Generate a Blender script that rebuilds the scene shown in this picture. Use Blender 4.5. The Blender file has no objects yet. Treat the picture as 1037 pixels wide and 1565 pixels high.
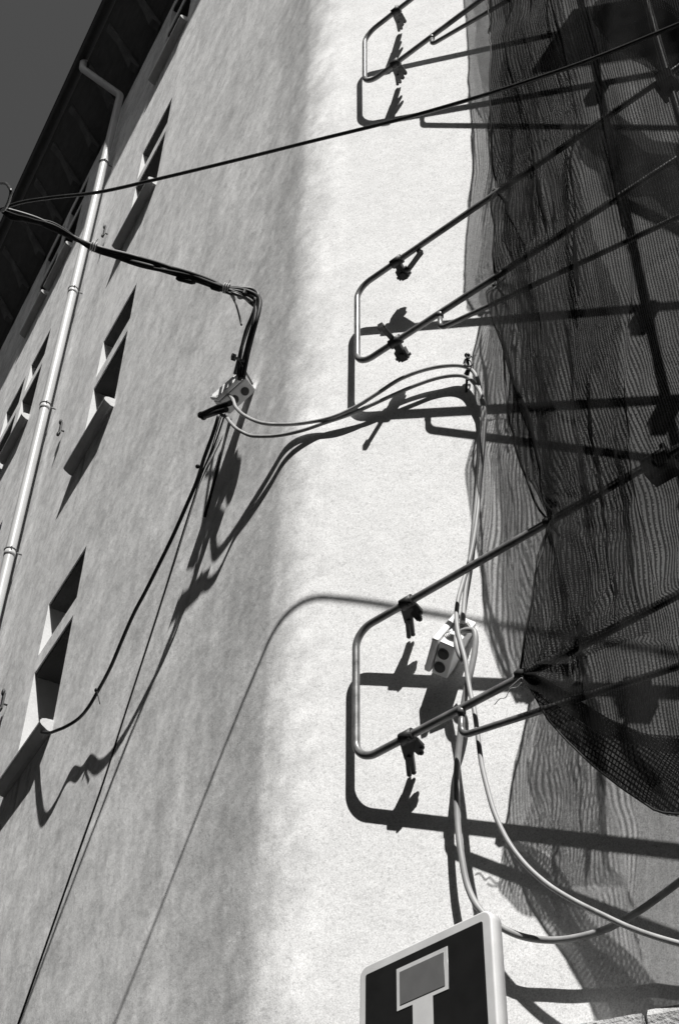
import bpy, math, random
from mathutils import Vector, Matrix, noise as mnoise
random.seed(7)
scene = bpy.context.scene
COL = scene.collection
V = Vector
R_ = math.radians
# surveyed positions, world metres
PTS = {
  'frame1': [[1.0944,-4.2057,9.9227],[0.1182,-1.805,9.7137],[0.1261,-1.797,9.1263],[1.1039,-4.2021,9.2659]],
  'loop1': [[0.3082,-2.2451,9.1523],[0.304,-2.2465,9.051],[1.0799,-4.1522,8.6312]],
  'frame2': [[1.0783,-4.1715,7.3969],[0.1139,-1.763,7.2266],[0.112,-1.7766,6.6236],[1.0947,-4.178,6.7886]],
  'loop2': [[0.2898,-2.2109,6.6535],[0.2882,-2.2069,6.5443],[1.0876,-4.1245,6.2383]],
  'frame3': [[1.111,-4.1557,5.2887],[0.1337,-1.7557,5.0769],[0.1384,-1.7585,4.4719],[1.1052,-4.1632,4.6783]],
  'loop3': [[0.3104,-2.1864,4.5086],[0.311,-2.177,4.3996],[1.0676,-4.121,4.1579]],
  'clamps': {"1u":{"rail":[0.2088,-2.0278,9.7331],"tip":[0.3192,-1.8919,9.8388],"a":[0.2974,-1.9809,9.7667],"b":[0.3043,-1.9394,9.8024]},"1l":{"rail":[0.2106,-2.0051,9.1383],"tip":[0.3094,-1.878,9.2018],"a":[0.2936,-1.977,9.1456],"b":[0.3008,-1.936,9.1639]},"3u":{"rail":[0.2268,-1.9844,5.0971],"tip":[0.3076,-1.8757,5.0471],"a":[0.2802,-1.9909,5.0667],"b":[0.2901,-1.9695,5.054]},"3l":{"rail":[0.2237,-1.9708,4.4901],"tip":[0.3045,-1.8641,4.4273],"a":[0.2813,-1.9721,4.4661],"b":[0.291,-1.9516,4.4596]},"2u":{"rail":[0.2046,-1.9896,7.2426],"blk":[0.2663,-1.9537,7.2152],"s0":[0.2661,-2.1063,7.2235],"s1":[0.2591,-1.9962,7.2078]},"2l":{"rail":[0.1955,-1.9805,6.6376],"blk":[0.2586,-1.9439,6.609],"s0":[0.094,-2.0187,6.6431],"s1":[0.2122,-1.9642,6.6434]},"3c":{"rail":[0.6362,-2.9897,5.1858]}},
  'long': [[-1.5488,-1.1701,7.4465],[-1.485,-1.2609,7.4323],[-1.3627,-1.4052,7.3799],[-1.1935,-1.5965,7.2999],[-0.9938,-1.8472,7.2269],[-0.7424,-2.1689,7.1404],[-0.4963,-2.4561,7.0951],[-0.2511,-2.8229,6.9516],[-0.0401,-3.1829,6.8039],[0.1492,-3.521,6.6821],[0.3142,-3.838,6.5918],[0.5615,-4.3134,6.4563],[0.9326,-5.0266,6.2531]],
  'b1': [[-1.5086,-0.7846,7.9844],[-1.4195,-0.8018,7.9851],[-1.3139,-0.8181,7.9806],[-1.2016,-0.8247,7.9623],[-1.0143,-0.8378,7.9344],[-0.8073,-0.8977,7.9103],[-0.6047,-0.9839,7.8281],[-0.4161,-1.1023,7.7005],[-0.3433,-1.1623,7.634],[-0.2632,-1.175,7.6609],[-0.2083,-1.1968,7.6608],[-0.1817,-1.2193,7.613],[-0.178,-1.2123,7.5507],[-0.1776,-1.1456,7.4706],[-0.1523,-1.0055,7.4465],[-0.1232,-0.8987,7.4512],[-0.1141,-0.8428,7.3846]],
  'b2': [[-1.4976,-0.7793,7.975],[-1.4197,-0.7898,7.9698],[-1.3052,-0.8166,7.9766],[-1.221,-0.8246,7.9668],[-1.0096,-0.83,7.9233],[-0.7989,-0.8841,7.8908],[-0.5977,-0.9723,7.8113],[-0.4092,-1.091,7.6838],[-0.3366,-1.1511,7.6173],[-0.27,-1.1855,7.5769],[-0.177,-1.1276,7.6522],[-0.1772,-1.187,7.5573],[-0.178,-1.1649,7.5039],[-0.177,-1.0943,7.4449],[-0.1338,-0.9455,7.4395],[-0.1138,-0.8916,7.3193]],
  'b3': [[-1.5014,-0.773,7.968],[-1.4386,-0.7707,7.9501],[-1.344,-0.8043,7.9702],[-1.2514,-0.8298,7.9807],[-1.1677,-0.8328,7.9645],[-1.006,-0.8242,7.915],[-0.8297,-0.8663,7.891],[-0.6607,-0.9349,7.8362],[-0.4694,-1.0465,7.7297],[-0.3343,-1.1474,7.6118],[-0.3166,-1.1712,7.5795],[-0.1777,-0.8763,7.9524]],
  'b4': [[-1.4866,-0.7739,7.9655],[-1.3812,-0.8021,7.9763],[-1.2331,-0.8128,7.9547],[-1.0119,-0.8339,7.9289],[-0.8037,-0.8919,7.9019],[-0.7022,-0.933,7.8691],[-0.5431,-1.0248,7.7982],[-0.3879,-1.1278,7.6783],[-0.34,-1.1567,7.6257],[-0.2966,-1.1738,7.6008],[-0.1779,-0.9532,7.883],[-0.251,-1.1911,7.5942],[-0.2441,-1.1856,7.6444]],
  'b5': [[-1.5111,-0.7765,7.9746],[-1.3912,-0.7935,7.9677],[-1.2328,-0.8249,7.97],[-1.0084,-0.8281,7.9206],[-0.8642,-0.8552,7.8983],[-0.7426,-0.8949,7.8632],[-0.4763,-1.0578,7.7464],[-0.3388,-1.1548,7.6229],[-0.2566,-1.1839,7.6156],[-0.177,-1.1598,7.6441],[-0.177,-1.1989,7.522],[-0.1772,-1.1887,7.3696],[-0.1456,-1.0573,7.3688],[-0.1147,-0.9351,7.3542],[-0.1145,-0.9164,7.2675]],
  'b6': [[-1.4792,-0.7743,7.9643],[-1.3651,-0.801,7.9711],[-1.2355,-0.8167,7.9602],[-1.0131,-0.8359,7.9316],[-0.8061,-0.8958,7.9075],[-0.6725,-0.9542,7.8641],[-0.5083,-1.0389,7.7702],[-0.3411,-1.1586,7.6284],[-0.2502,-1.1825,7.6439],[-0.1914,-1.2079,7.614],[-0.1769,-1.2418,7.5403],[-0.1766,-1.2452,7.4487],[-0.1777,-1.22,7.3675],[-0.1582,-1.1329,7.3344],[-0.1205,-1.0042,7.3327],[-0.1145,-0.969,7.2249]],
  'b7': [[-1.494,-0.7735,7.9668],[-1.4087,-0.7844,7.9604],[-1.2717,-0.8125,7.9635],[-1.1629,-0.825,7.9535],[-1.0108,-0.832,7.9261],[-0.7977,-0.8821,7.888],[-0.6302,-0.9551,7.8272],[-0.4717,-1.0503,7.7353],[-0.3377,-1.153,7.6201],[-0.2704,-1.1846,7.5888],[-0.1773,-1.1109,7.6652],[-0.1776,-1.2036,7.4942],[-0.1774,-1.1914,7.4096],[-0.1584,-1.0978,7.3717],[-0.1208,-0.9685,7.3695],[-0.1146,-0.9329,7.2613]],
  'sleeve1': [[-0.4017,-1.093,7.675],[-0.3552,-1.1314,7.6334]],
  'sleeve2': [[-0.8088,-0.8729,7.8855],[-0.6631,-0.9387,7.8418]],
  'sleeve3': [[-0.5585,-0.9789,7.7775],[-0.4725,-1.0373,7.7267]],
  'tieA': [[-1.0012,-0.8356,7.9284]],
  'tieB': [[-0.3369,-1.1583,7.6259]],
  'stray': [[-0.2044,-0.8751,7.9901],[-0.1891,-0.9326,7.8463],[-0.1825,-0.9813,7.7041],[-0.1756,-1.0186,7.5718]],
  'clip': [[-0.1716,-0.9443,7.3857],[-0.1716,-1.0681,7.2308]],
  'coil': [[-1.5485,-1.248,7.3356],[-1.5514,-1.3994,7.1709],[-1.5591,-1.5121,7.0822],[-1.5696,-1.5782,7.0452],[-1.5872,-1.5284,7.1507],[-1.5975,-1.2951,7.4708],[-1.5788,-0.6679,8.2914],[-1.5488,-0.279,8.7282],[-1.5288,-0.5363,8.3087],[-1.5287,-1.04,7.6172]],
  'c1': [[-0.129,-0.8175,7.2374],[-0.1494,-0.9417,7.0627],[-0.1497,-0.9883,6.9622],[-0.1288,-1.0511,6.8545],[-0.0841,-1.1684,6.71],[-0.0375,-1.3123,6.5853],[0.0219,-1.4724,6.4801],[0.0862,-1.6099,6.425],[0.1486,-1.7121,6.4327],[0.2055,-1.8036,6.4648],[0.268,-1.8909,6.5084],[0.3301,-1.9772,6.5163],[0.3899,-2.0584,6.5002],[0.4427,-2.1204,6.4724],[0.4706,-2.159,6.4268],[0.4852,-2.1868,6.341],[0.4885,-2.1945,6.253],[0.4848,-2.2063,6.1045],[0.4713,-2.1932,5.9069],[0.4577,-2.1738,5.6857],[0.4376,-2.1566,5.4708],[0.4241,-2.1465,5.3325],[0.4117,-2.1389,5.2375],[0.3955,-2.1321,5.1294],[0.383,-2.1297,5.0288],[0.3733,-2.1344,4.9551]],
  'c2': [[-0.169,-0.8498,7.025],[-0.1692,-0.9275,6.9307],[-0.1595,-0.9834,6.8342],[-0.1399,-1.0289,6.7589],[-0.1,-1.0729,6.7015],[-0.0742,-1.1751,6.6109],[-0.0376,-1.3205,6.5047],[0.0149,-1.4559,6.4425],[0.0749,-1.5682,6.4228],[0.1299,-1.6546,6.4154],[0.1926,-1.7549,6.4202],[0.2576,-1.849,6.4362],[0.3225,-1.9416,6.4486],[0.3856,-2.0238,6.4518],[0.435,-2.0915,6.4301],[0.4619,-2.1376,6.3903],[0.4752,-2.174,6.3176],[0.4874,-2.1992,6.2306],[0.4905,-2.2144,6.1206],[0.4827,-2.204,5.9427],[0.4622,-2.181,5.6818],[0.4398,-2.1666,5.4637],[0.4071,-2.1475,5.2558],[0.3813,-2.1377,5.1517],[0.3591,-2.1335,5.0639],[0.3468,-2.1329,4.9796],[0.3417,-2.1433,4.8924],[0.3446,-2.1556,4.8242],[0.3486,-2.1693,4.7479],[0.3528,-2.1733,4.6681],[0.3535,-2.1831,4.5962],[0.355,-2.1982,4.5117],[0.3562,-2.2077,4.4111],[0.3588,-2.2163,4.2884],[0.364,-2.2331,4.1789],[0.3722,-2.2554,4.0709],[0.3923,-2.2845,3.9667],[0.4218,-2.3207,3.8789],[0.4611,-2.3747,3.7924],[0.5044,-2.4375,3.7204],[0.548,-2.498,3.662],[0.5961,-2.5636,3.6017],[0.6361,-2.6363,3.5475],[0.6916,-2.7156,3.4996],[0.7636,-2.8135,3.4604],[1.192,-3.1719,3.25],[1.634,-3.7163,3.0],[2.34,-4.6866,2.9]],
  'c3': [[0.3579,-2.1492,4.8949],[0.357,-2.1842,4.8761],[0.3689,-2.2039,4.864],[0.3717,-2.2093,4.8281],[0.3702,-2.1971,4.7612],[0.3638,-2.1747,4.6858],[0.3603,-2.1499,4.6287],[0.3607,-2.1175,4.5504],[0.3628,-2.0902,4.4572],[0.3614,-2.0684,4.3618],[0.3599,-2.0592,4.2616],[0.3609,-2.0564,4.1364],[0.3644,-2.0651,4.0106],[0.3765,-2.0792,3.8894],[0.397,-2.1122,3.8044],[0.435,-2.1589,3.7401],[0.4752,-2.219,3.6913],[0.5304,-2.2916,3.6632],[0.5745,-2.363,3.654],[0.617,-2.4368,3.658],[0.6578,-2.5297,3.6777],[0.6938,-2.6139,3.7078],[0.7291,-2.7288,3.7436],[0.7857,-2.882,3.8121],[0.7538,-3.1797,4.55],[0.7825,-3.3563,4.9]],
  'c4': [[0.3417,-2.129,4.8779],[0.3373,-2.1371,4.834],[0.3429,-2.1423,4.7876],[0.3564,-2.1489,4.7528]],
  'black': [[-0.1643,-0.8022,7.0631],[-0.1649,-0.7562,6.9761],[-0.1598,-0.6516,6.8875],[-0.1546,-0.5723,6.7911],[-0.1538,-0.4527,6.7036],[-0.1499,-0.2998,6.6203],[-0.1489,-0.1404,6.5478],[-0.1477,0.0232,6.4804],[-0.1442,0.1689,6.4433],[-0.1294,0.3565,6.3879],[-0.1093,0.5382,6.3488],[-0.0793,0.8057,6.3646],[-0.0754,0.945,6.3461],[-0.0654,1.1707,6.3993],[-0.0921,1.2949,6.4153],[-0.104,1.4088,6.4573],[-0.0836,1.6524,6.5935],[-0.0444,1.9959,6.8208],[-0.0209,2.2663,6.9829]],
  'tail': [[-0.0894,0.7988,6.3608],[-0.0842,0.7113,6.2132]],
  'nodeA': [[-0.1578,-0.5643,6.9032]],
  'stub': [[-0.1794,-0.9864,6.9772],[-0.19,-0.8545,7.0692],[-0.2094,-0.6681,7.1766]],
  'stub2': [[-0.1789,-0.9408,6.9719],[-0.1897,-0.8435,7.0397],[-0.1989,-0.6831,7.1527]],
  'thin1': [[-0.0291,-0.5433,7.4067],[-0.0189,-0.4584,7.3434],[-0.0117,-0.3632,7.2768],[-0.0098,-0.2511,7.2218],[-0.0093,-0.1654,7.0911],[-0.0089,-0.0251,6.8637],[-0.0051,0.1132,6.6467],[-0.0049,0.2355,6.4447],[-0.0042,0.3963,6.1984],[-0.004,0.5404,5.9731],[-0.0041,0.6777,5.741],[-0.0047,0.9246,5.4281],[-0.0042,1.1693,5.1177],[-0.0049,1.4768,4.7203],[-0.0038,1.765,4.3702]],
  'thin2': [[-0.0288,-0.5029,7.4457],[-0.0198,-0.4205,7.3783],[-0.0109,-0.3408,7.2975],[-0.0093,-0.2418,7.2199],[-0.0092,-0.1665,7.0851]],
  'strap': [[-0.0113,-0.584,7.335],[-0.0054,-0.5366,7.2514],[-0.0053,-0.4859,7.1174],[-0.0056,-0.4186,6.9509],[-0.0059,-0.3525,6.7875]],
  'hook': [[0.4884,-2.0926,6.345],[0.4741,-2.1249,6.4014],[0.4626,-2.1568,6.4423],[0.4549,-2.1653,6.4648],[0.4515,-2.168,6.5006]],
  'hookw': [[0.4447,-2.1484,6.4583],[0.4479,-2.1612,6.4784],[0.461,-2.1718,6.4662],[0.4657,-2.178,6.4358],[0.4537,-2.1739,6.4195],[0.4487,-2.157,6.4428],[0.4539,-2.1624,6.4763],[0.4691,-2.1777,6.492],[0.4762,-2.1751,6.4674],[0.4676,-2.1635,6.425],[0.4718,-2.1389,6.3992],[0.4777,-2.1283,6.3824]],
  'tag': [[0.4657,-2.1119,6.4096],[0.465,-2.1465,6.4275]],
  'hookw2': [[0.4469,-2.1685,6.4838],[0.4499,-2.176,6.5003],[0.46,-2.1809,6.4923],[0.4534,-2.1786,6.4682],[0.4469,-2.1685,6.4838]],
  'thread': [[0.3594,-2.4736,4.4515],[0.3539,-2.454,4.4434],[0.346,-2.4246,4.4514],[0.3417,-2.4014,4.4298],[0.3364,-2.3755,4.439],[0.3301,-2.3524,4.4271]],
  'thread2': [[0.3583,-2.4745,4.4451],[0.3526,-2.4847,4.4604],[0.3409,-2.4512,4.4509],[0.3371,-2.4296,4.4474]],
  'netframe': {"P0":[0.2065,-1.9679,0.0],"H":[0.3762,-0.9265,0.0],"n":[-0.9265,-0.3762,0.0]},
  'net_edge': [[0.8615,10.2887,0.1178],[0.773,9.5298,0.0625],[0.7019,9.0015,0.0038],[0.7073,8.6645,0.0263],[0.7857,8.12,0.189],[0.7463,7.8871,0.1603],[0.6976,7.7169,0.1006],[0.6452,7.5153,0.029],[0.6189,7.4052,0.0057],[0.5972,7.318,0.0],[0.6129,6.9049,0.027],[0.5608,6.7275,0.0055],[0.5454,6.6388,0.0],[0.5983,6.2201,0.0288],[0.6098,5.7872,0.048],[0.6029,5.6141,0.0356],[0.6064,5.4786,0.0217],[0.6284,5.3058,0.006],[0.642,5.2147,0.0013],[0.6679,5.1372,0.0],[0.6574,4.9856,0.0],[0.6171,4.8357,0.0],[0.59,4.7047,0.0],[0.5495,4.6129,0.0],[0.4954,4.5304,0.0]],
  'net_ties': [[0.6679,5.1372],[0.4954,4.5304],[0.5445,6.6306],[0.5937,7.3213]],
  'darkening_edge': [[1.3393,10.3627],[1.2325,8.866],[1.195,8.068],[1.1198,7.3659],[1.0455,6.7091],[1.0788,6.3552],[1.133,5.9712],[1.0886,5.402],[1.0353,4.9755],[0.9997,4.6415],[0.9832,4.3798]],
  'net_bot': [[0.4954,4.5304],[0.5378,4.4243],[0.5776,4.3124],[0.6292,4.2167],[0.7098,4.088],[0.8072,3.958],[0.9007,3.8482],[0.9741,3.816],[1.1107,3.8497],[1.3384,3.9759]],
  'fold_top': [[0.4954,4.5304],[0.5794,4.4588],[0.6469,4.3802],[0.7114,4.2996],[0.7942,4.2005],[0.8962,4.1082],[1.012,4.0427],[1.1457,4.0366],[1.3703,4.1225]],
  'tarp_low': [[0.7545,-3.0249,8.4492],[0.7936,-3.0784,8.166],[0.841,-3.1429,7.9368],[0.9079,-3.2392,7.6959],[0.9971,-3.362,7.4314],[1.0828,-3.4819,7.1839]],
  'tarp_up': [[0.7545,-3.0249,8.4492],[0.8073,-3.0983,8.5714],[0.8832,-3.2046,8.5096],[0.9757,-3.333,8.2039],[1.0657,-3.4549,7.8559],[1.1409,-3.5625,7.5658]],
  'creases': [[[[0.5436,6.6173],[0.5817,6.3157],[0.6314,5.9441],[0.6849,5.6003],[0.7046,5.3049],[0.6732,5.1342]],0.022,1.5],[[[0.6041,7.3115],[0.6906,7.0306],[0.7423,6.6403],[0.7747,6.2959],[0.7904,5.9895]],0.014,1.2],[[[0.6012,7.2709],[0.6126,6.8477],[0.6384,6.404],[0.6733,5.9944]],0.012,1.0],[[[0.5436,6.6173],[0.5383,6.1765],[0.5688,5.753],[0.6159,5.4291],[0.6679,5.1372]],0.013,1.2],[[[0.6692,6.3795],[0.6827,5.8288],[0.6772,5.461],[0.6784,5.1311]],0.012,1.0],[[[0.8944,6.3756],[0.8329,5.8782],[0.7582,5.4093],[0.7047,5.1712]],0.014,0.9],[[[0.6983,5.1098],[0.7287,4.844],[0.7473,4.603],[0.7462,4.3872]],0.013,1.2],[[[0.6692,5.0945],[0.6221,4.841],[0.5779,4.6589],[0.514,4.5328]],0.012,1.1],[[[0.9998,5.7567],[0.909,5.3818],[0.911,4.9863],[0.9169,4.5731]],0.02,1.0],[[[1.2088,5.8326],[1.1007,5.3938],[1.0492,4.9673],[1.0551,4.6122]],0.018,1.0],[[[0.7499,9.5128],[0.7204,8.6296],[0.7154,8.0327],[0.6224,7.3599]],0.012,1.1],[[[0.823,9.4149],[0.8623,8.6018],[0.8567,7.88],[0.8517,7.249],[0.858,6.6359]],0.016,1.1],[[[0.9979,9.1805],[0.9764,8.3266],[0.9635,7.6449],[0.8801,7.0108]],0.014,0.9],[[[1.2001,8.7583],[1.1519,7.8631],[1.1018,7.1647],[1.0152,6.5931],[0.9701,6.0991]],0.018,1.1],[[[1.3673,8.5388],[1.293,7.5829],[1.2433,6.8694],[1.2265,6.2301]],0.016,1.0],[[[0.6354,7.239],[0.7863,7.3124],[0.9391,7.4108],[1.1106,7.3754]],0.014,0.8],[[[0.5319,4.4998],[0.6818,4.4703],[0.8505,4.4435],[1.0512,4.3729]],0.014,0.8],[[[0.5206,4.5187],[0.6392,4.545],[0.7711,4.5911],[0.8855,4.7018]],0.013,0.9],[[[0.6546,8.7074],[0.6606,8.0919],[0.6619,7.4893]],0.01,1.0]],
  'box1': {"X0":[-0.1893,-0.6943,7.306],"E":[[0.0911,-0.123,0.1262],[0.1074,0.0421,-0.0365],[0.0045,-0.0928,-0.0937]]},
  'box2': {"X0":[0.2589,-2.0975,4.863],"E":[[0.0411,0.1315,-0.0468],[0.1248,0.0305,0.1955],[0.0777,-0.0397,-0.0434]]},
  'stone': [[0.6459,-2.5121,3.386],[0.5854,-2.4264,3.3762],[0.6518,-2.521,3.3801],[0.707,-2.5954,3.349]],
  'cam': {"loc":[-1.9508,-5.4842,1.6],"F":[0.3402,0.6344,0.6941],"R":[0.8732,-0.487,0.0171],"U":[-0.3489,-0.6003,0.7197],"S":[-0.1988,-0.5827,0.788]},
  'wallB': {"PB":[0.112,-1.5719,0.0],"nB":[-0.8111,-0.585,0.0],"tB":[0.585,-0.8111,0.0],"RC":0.593,"PHI":0.62482787221397,"YT":-1.225},
}
# ------------------------------------------------------------------ geometry of the corner house
WB = PTS['wallB']; PB = V(WB['PB']); NB = V(WB['nB']); TB = V(WB['tB'])
RC = WB['RC']; PHI = WB['PHI']; YT = WB['YT']
SUN = V(PTS['cam']['S'])
UPV = V((0, 0, 1))

def W(s, d, z):
    """point d metres off the wall, s metres along it from the start of the rounded corner (s<0: long facade)"""
    if s < 0:
        return V((-d, YT - s, z))
    if s < RC * PHI:
        a = s / RC
        n = V((-math.cos(a), -math.sin(a), 0))
        return V((RC, YT, z)) + n * (RC + d)
    return PB + TB * (s - RC * PHI) + NB * d + UPV * z

# ------------------------------------------------------------------ materials
def new_mat(name):
    m = bpy.data.materials.new(name); m.use_nodes = True
    nt = m.node_tree; nt.nodes.clear()
    out = nt.nodes.new('ShaderNodeOutputMaterial')
    return m, nt, out

def N(nt, t, **kw):
    n = nt.nodes.new(t)
    for k, v in kw.items():
        if k in n.inputs.keys() if isinstance(k, str) else False:
            n.inputs[k].default_value = v
        else:
            setattr(n, k, v)
    return n

def math_node(nt, op, a, b=None, c=None, clamp=False):
    n = nt.nodes.new('ShaderNodeMath'); n.operation = op; n.use_clamp = clamp
    for i, v in enumerate((a, b, c)):
        if v is None: continue
        if isinstance(v, (int, float)): n.inputs[i].default_value = v
        else: nt.links.new(v, n.inputs[i])
    return n.outputs[0]

def noise_tex(nt, vec, scale, detail=3, rough=.55, dist=0.):
    n = nt.nodes.new('ShaderNodeTexNoise')
    n.inputs['Scale'].default_value = scale; n.inputs['Detail'].default_value = detail
    n.inputs['Roughness'].default_value = rough; n.inputs['Distortion'].default_value = dist
    if vec is not None: nt.links.new(vec, n.inputs['Vector'])
    return n.outputs['Fac']

def map_range(nt, v, a, b, c, d, smooth=False):
    n = nt.nodes.new('ShaderNodeMapRange'); n.interpolation_type = 'SMOOTHSTEP' if smooth else 'LINEAR'
    nt.links.new(v, n.inputs[0])
    for i, x in enumerate((a, b, c, d)): n.inputs[i + 1].default_value = x
    return n.outputs[0]

def grey(nt, v):
    n = nt.nodes.new('ShaderNodeCombineColor')
    for i in range(3): nt.links.new(v, n.inputs[i])
    return n.outputs[0]

def simple_mat(name, val, rough=.6, metal=0., var=.12, scale=30., bump=.0, spec=.5, streak=None):
    m, nt, out = new_mat(name)
    tc = nt.nodes.new('ShaderNodeTexCoord')
    vec = tc.outputs['Object']
    if streak:
        mp = nt.nodes.new('ShaderNodeMapping'); mp.inputs['Scale'].default_value = streak
        nt.links.new(vec, mp.inputs['Vector']); vec = mp.outputs[0]
    f = noise_tex(nt, vec, scale, 5, .6)
    g = map_range(nt, f, .25, .75, val * (1 - var), val * (1 + var))
    b = nt.nodes.new('ShaderNodeBsdfPrincipled')
    nt.links.new(grey(nt, g), b.inputs['Base Color'])
    r = map_range(nt, f, .25, .75, max(0, rough - .1), min(1, rough + .1))
    nt.links.new(r, b.inputs['Roughness'])
    b.inputs['Metallic'].default_value = metal
    b.inputs['Specular IOR Level'].default_value = spec
    if bump:
        bp = nt.nodes.new('ShaderNodeBump'); bp.inputs['Distance'].default_value = bump; bp.inputs['Strength'].default_value = 1
        f2 = noise_tex(nt, tc.outputs['Object'], scale * 4, 4)
        nt.links.new(f2, bp.inputs['Height']); nt.links.new(bp.outputs[0], b.inputs['Normal'])
    nt.links.new(b.outputs[0], out.inputs[0])
    return m

def plaster_mat(name, val):
    m, nt, out = new_mat(name)
    tc = nt.nodes.new('ShaderNodeTexCoord'); ob = tc.outputs['Object']
    sep = nt.nodes.new('ShaderNodeSeparateXYZ'); nt.links.new(ob, sep.inputs[0])
    # broad mottling and rain streaks
    mp = nt.nodes.new('ShaderNodeMapping'); mp.inputs['Scale'].default_value = (5.5, 5.5, .55)
    nt.links.new(ob, mp.inputs['Vector'])
    drip = noise_tex(nt, mp.outputs[0], 1.0, 5, .62, .3)
    broad = noise_tex(nt, ob, .9, 4, .6, .4)
    cloud = noise_tex(nt, ob, 3.2, 4, .6)
    fine = noise_tex(nt, ob, 75., 2, .7)
    grain = noise_tex(nt, ob, 190., 1, .5)
    # grime gathered along the start of the rounded corner (object y is measured from the house base point)
    wob = math_node(nt, 'MULTIPLY_ADD', noise_tex(nt, ob, 1.3, 3), .34, -.17)
    ys = math_node(nt, 'ADD', sep.outputs['Y'], wob)
    q = math_node(nt, 'DIVIDE', math_node(nt, 'SUBTRACT', ys, .14), .34)
    bell = math_node(nt, 'POWER', 2.718, math_node(nt, 'MULTIPLY', math_node(nt, 'MULTIPLY', q, q), -1.))
    patch = map_range(nt, noise_tex(nt, mp.outputs[0], .55, 3), .3, .65, .35, 1.)
    grime = math_node(nt, 'MULTIPLY', bell, patch)
    v = map_range(nt, drip, .30, .70, .88, 1.05)
    v = math_node(nt, 'MULTIPLY', v, map_range(nt, broad, .3, .7, .86, 1.10))
    v = math_node(nt, 'MULTIPLY', v, map_range(nt, cloud, .3, .7, .80, 1.12))
    scrub = noise_tex(nt, ob, 11., 4, .65)
    v = math_node(nt, 'MULTIPLY', v, map_range(nt, scrub, .3, .7, .80, 1.14))
    # the streaking is weathering of the long facade; the rendered corner side is cleaner
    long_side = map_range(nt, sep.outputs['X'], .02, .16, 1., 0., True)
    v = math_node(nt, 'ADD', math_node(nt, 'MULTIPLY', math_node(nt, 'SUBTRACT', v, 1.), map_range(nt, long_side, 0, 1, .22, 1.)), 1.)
    v = math_node(nt, 'MULTIPLY', v, math_node(nt, 'SUBTRACT', 1., math_node(nt, 'MULTIPLY', grime, .27)))
    # rain stains hanging below the sills
    t_ = math_node(nt, 'FRACT', math_node(nt, 'DIVIDE', math_node(nt, 'SUBTRACT', 13.06, sep.outputs['Z']), 3.09))
    fall = map_range(nt, t_, .02, .34, 1., 0., True)
    ya_ = math_node(nt, 'ABSOLUTE', math_node(nt, 'SUBTRACT', sep.outputs['Y'], 3.60))
    yb_ = math_node(nt, 'ABSOLUTE', math_node(nt, 'SUBTRACT', sep.outputs['Y'], 7.33))
    under = math_node(nt, 'MAXIMUM', map_range(nt, ya_, .32, .50, 1., 0., True), map_range(nt, yb_, .70, .95, 1., 0., True))
    mp2 = nt.nodes.new('ShaderNodeMapping'); mp2.inputs['Scale'].default_value = (9., 9., .7); nt.links.new(ob, mp2.inputs['Vector'])
    run = map_range(nt, noise_tex(nt, mp2.outputs[0], 1., 3, .6), .46, .66, 0., 1., True)
    v = math_node(nt, 'MULTIPLY', v, math_node(nt, 'SUBTRACT', 1., math_node(nt, 'MULTIPLY', math_node(nt, 'MULTIPLY', math_node(nt, 'MULTIPLY', fall, under), run), math_node(nt, 'MULTIPLY', long_side, .38))))
    speck = map_range(nt, fine, .30, .48, .80, 1.0)
    speck = math_node(nt, 'MULTIPLY', speck, map_range(nt, grain, .3, .7, .82, 1.12))
    v = math_node(nt, 'MULTIPLY', v, speck)
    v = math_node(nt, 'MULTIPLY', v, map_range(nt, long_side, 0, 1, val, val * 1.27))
    b = nt.nodes.new('ShaderNodeBsdfPrincipled')
    nt.links.new(grey(nt, v), b.inputs['Base Color'])
    b.inputs['Roughness'].default_value = .9
    b.inputs['Specular IOR Level'].default_value = .15
    h = math_node(nt, 'ADD', math_node(nt, 'ADD', math_node(nt, 'MULTIPLY', noise_tex(nt, ob, 6., 3), .011), math_node(nt, 'MULTIPLY', noise_tex(nt, ob, 28., 3, .6, .5), .0024)),
                  math_node(nt, 'ADD', math_node(nt, 'MULTIPLY', fine, .0012), math_node(nt, 'MULTIPLY', grain, .0006)))
    bp = nt.nodes.new('ShaderNodeBump'); bp.inputs['Distance'].default_value = 1.; bp.inputs['Strength'].default_value = .45
    nt.links.new(h, bp.inputs['Height']); nt.links.new(bp.outputs[0], b.inputs['Normal'])
    nt.links.new(b.outputs[0], out.inputs[0])
    return m

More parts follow.
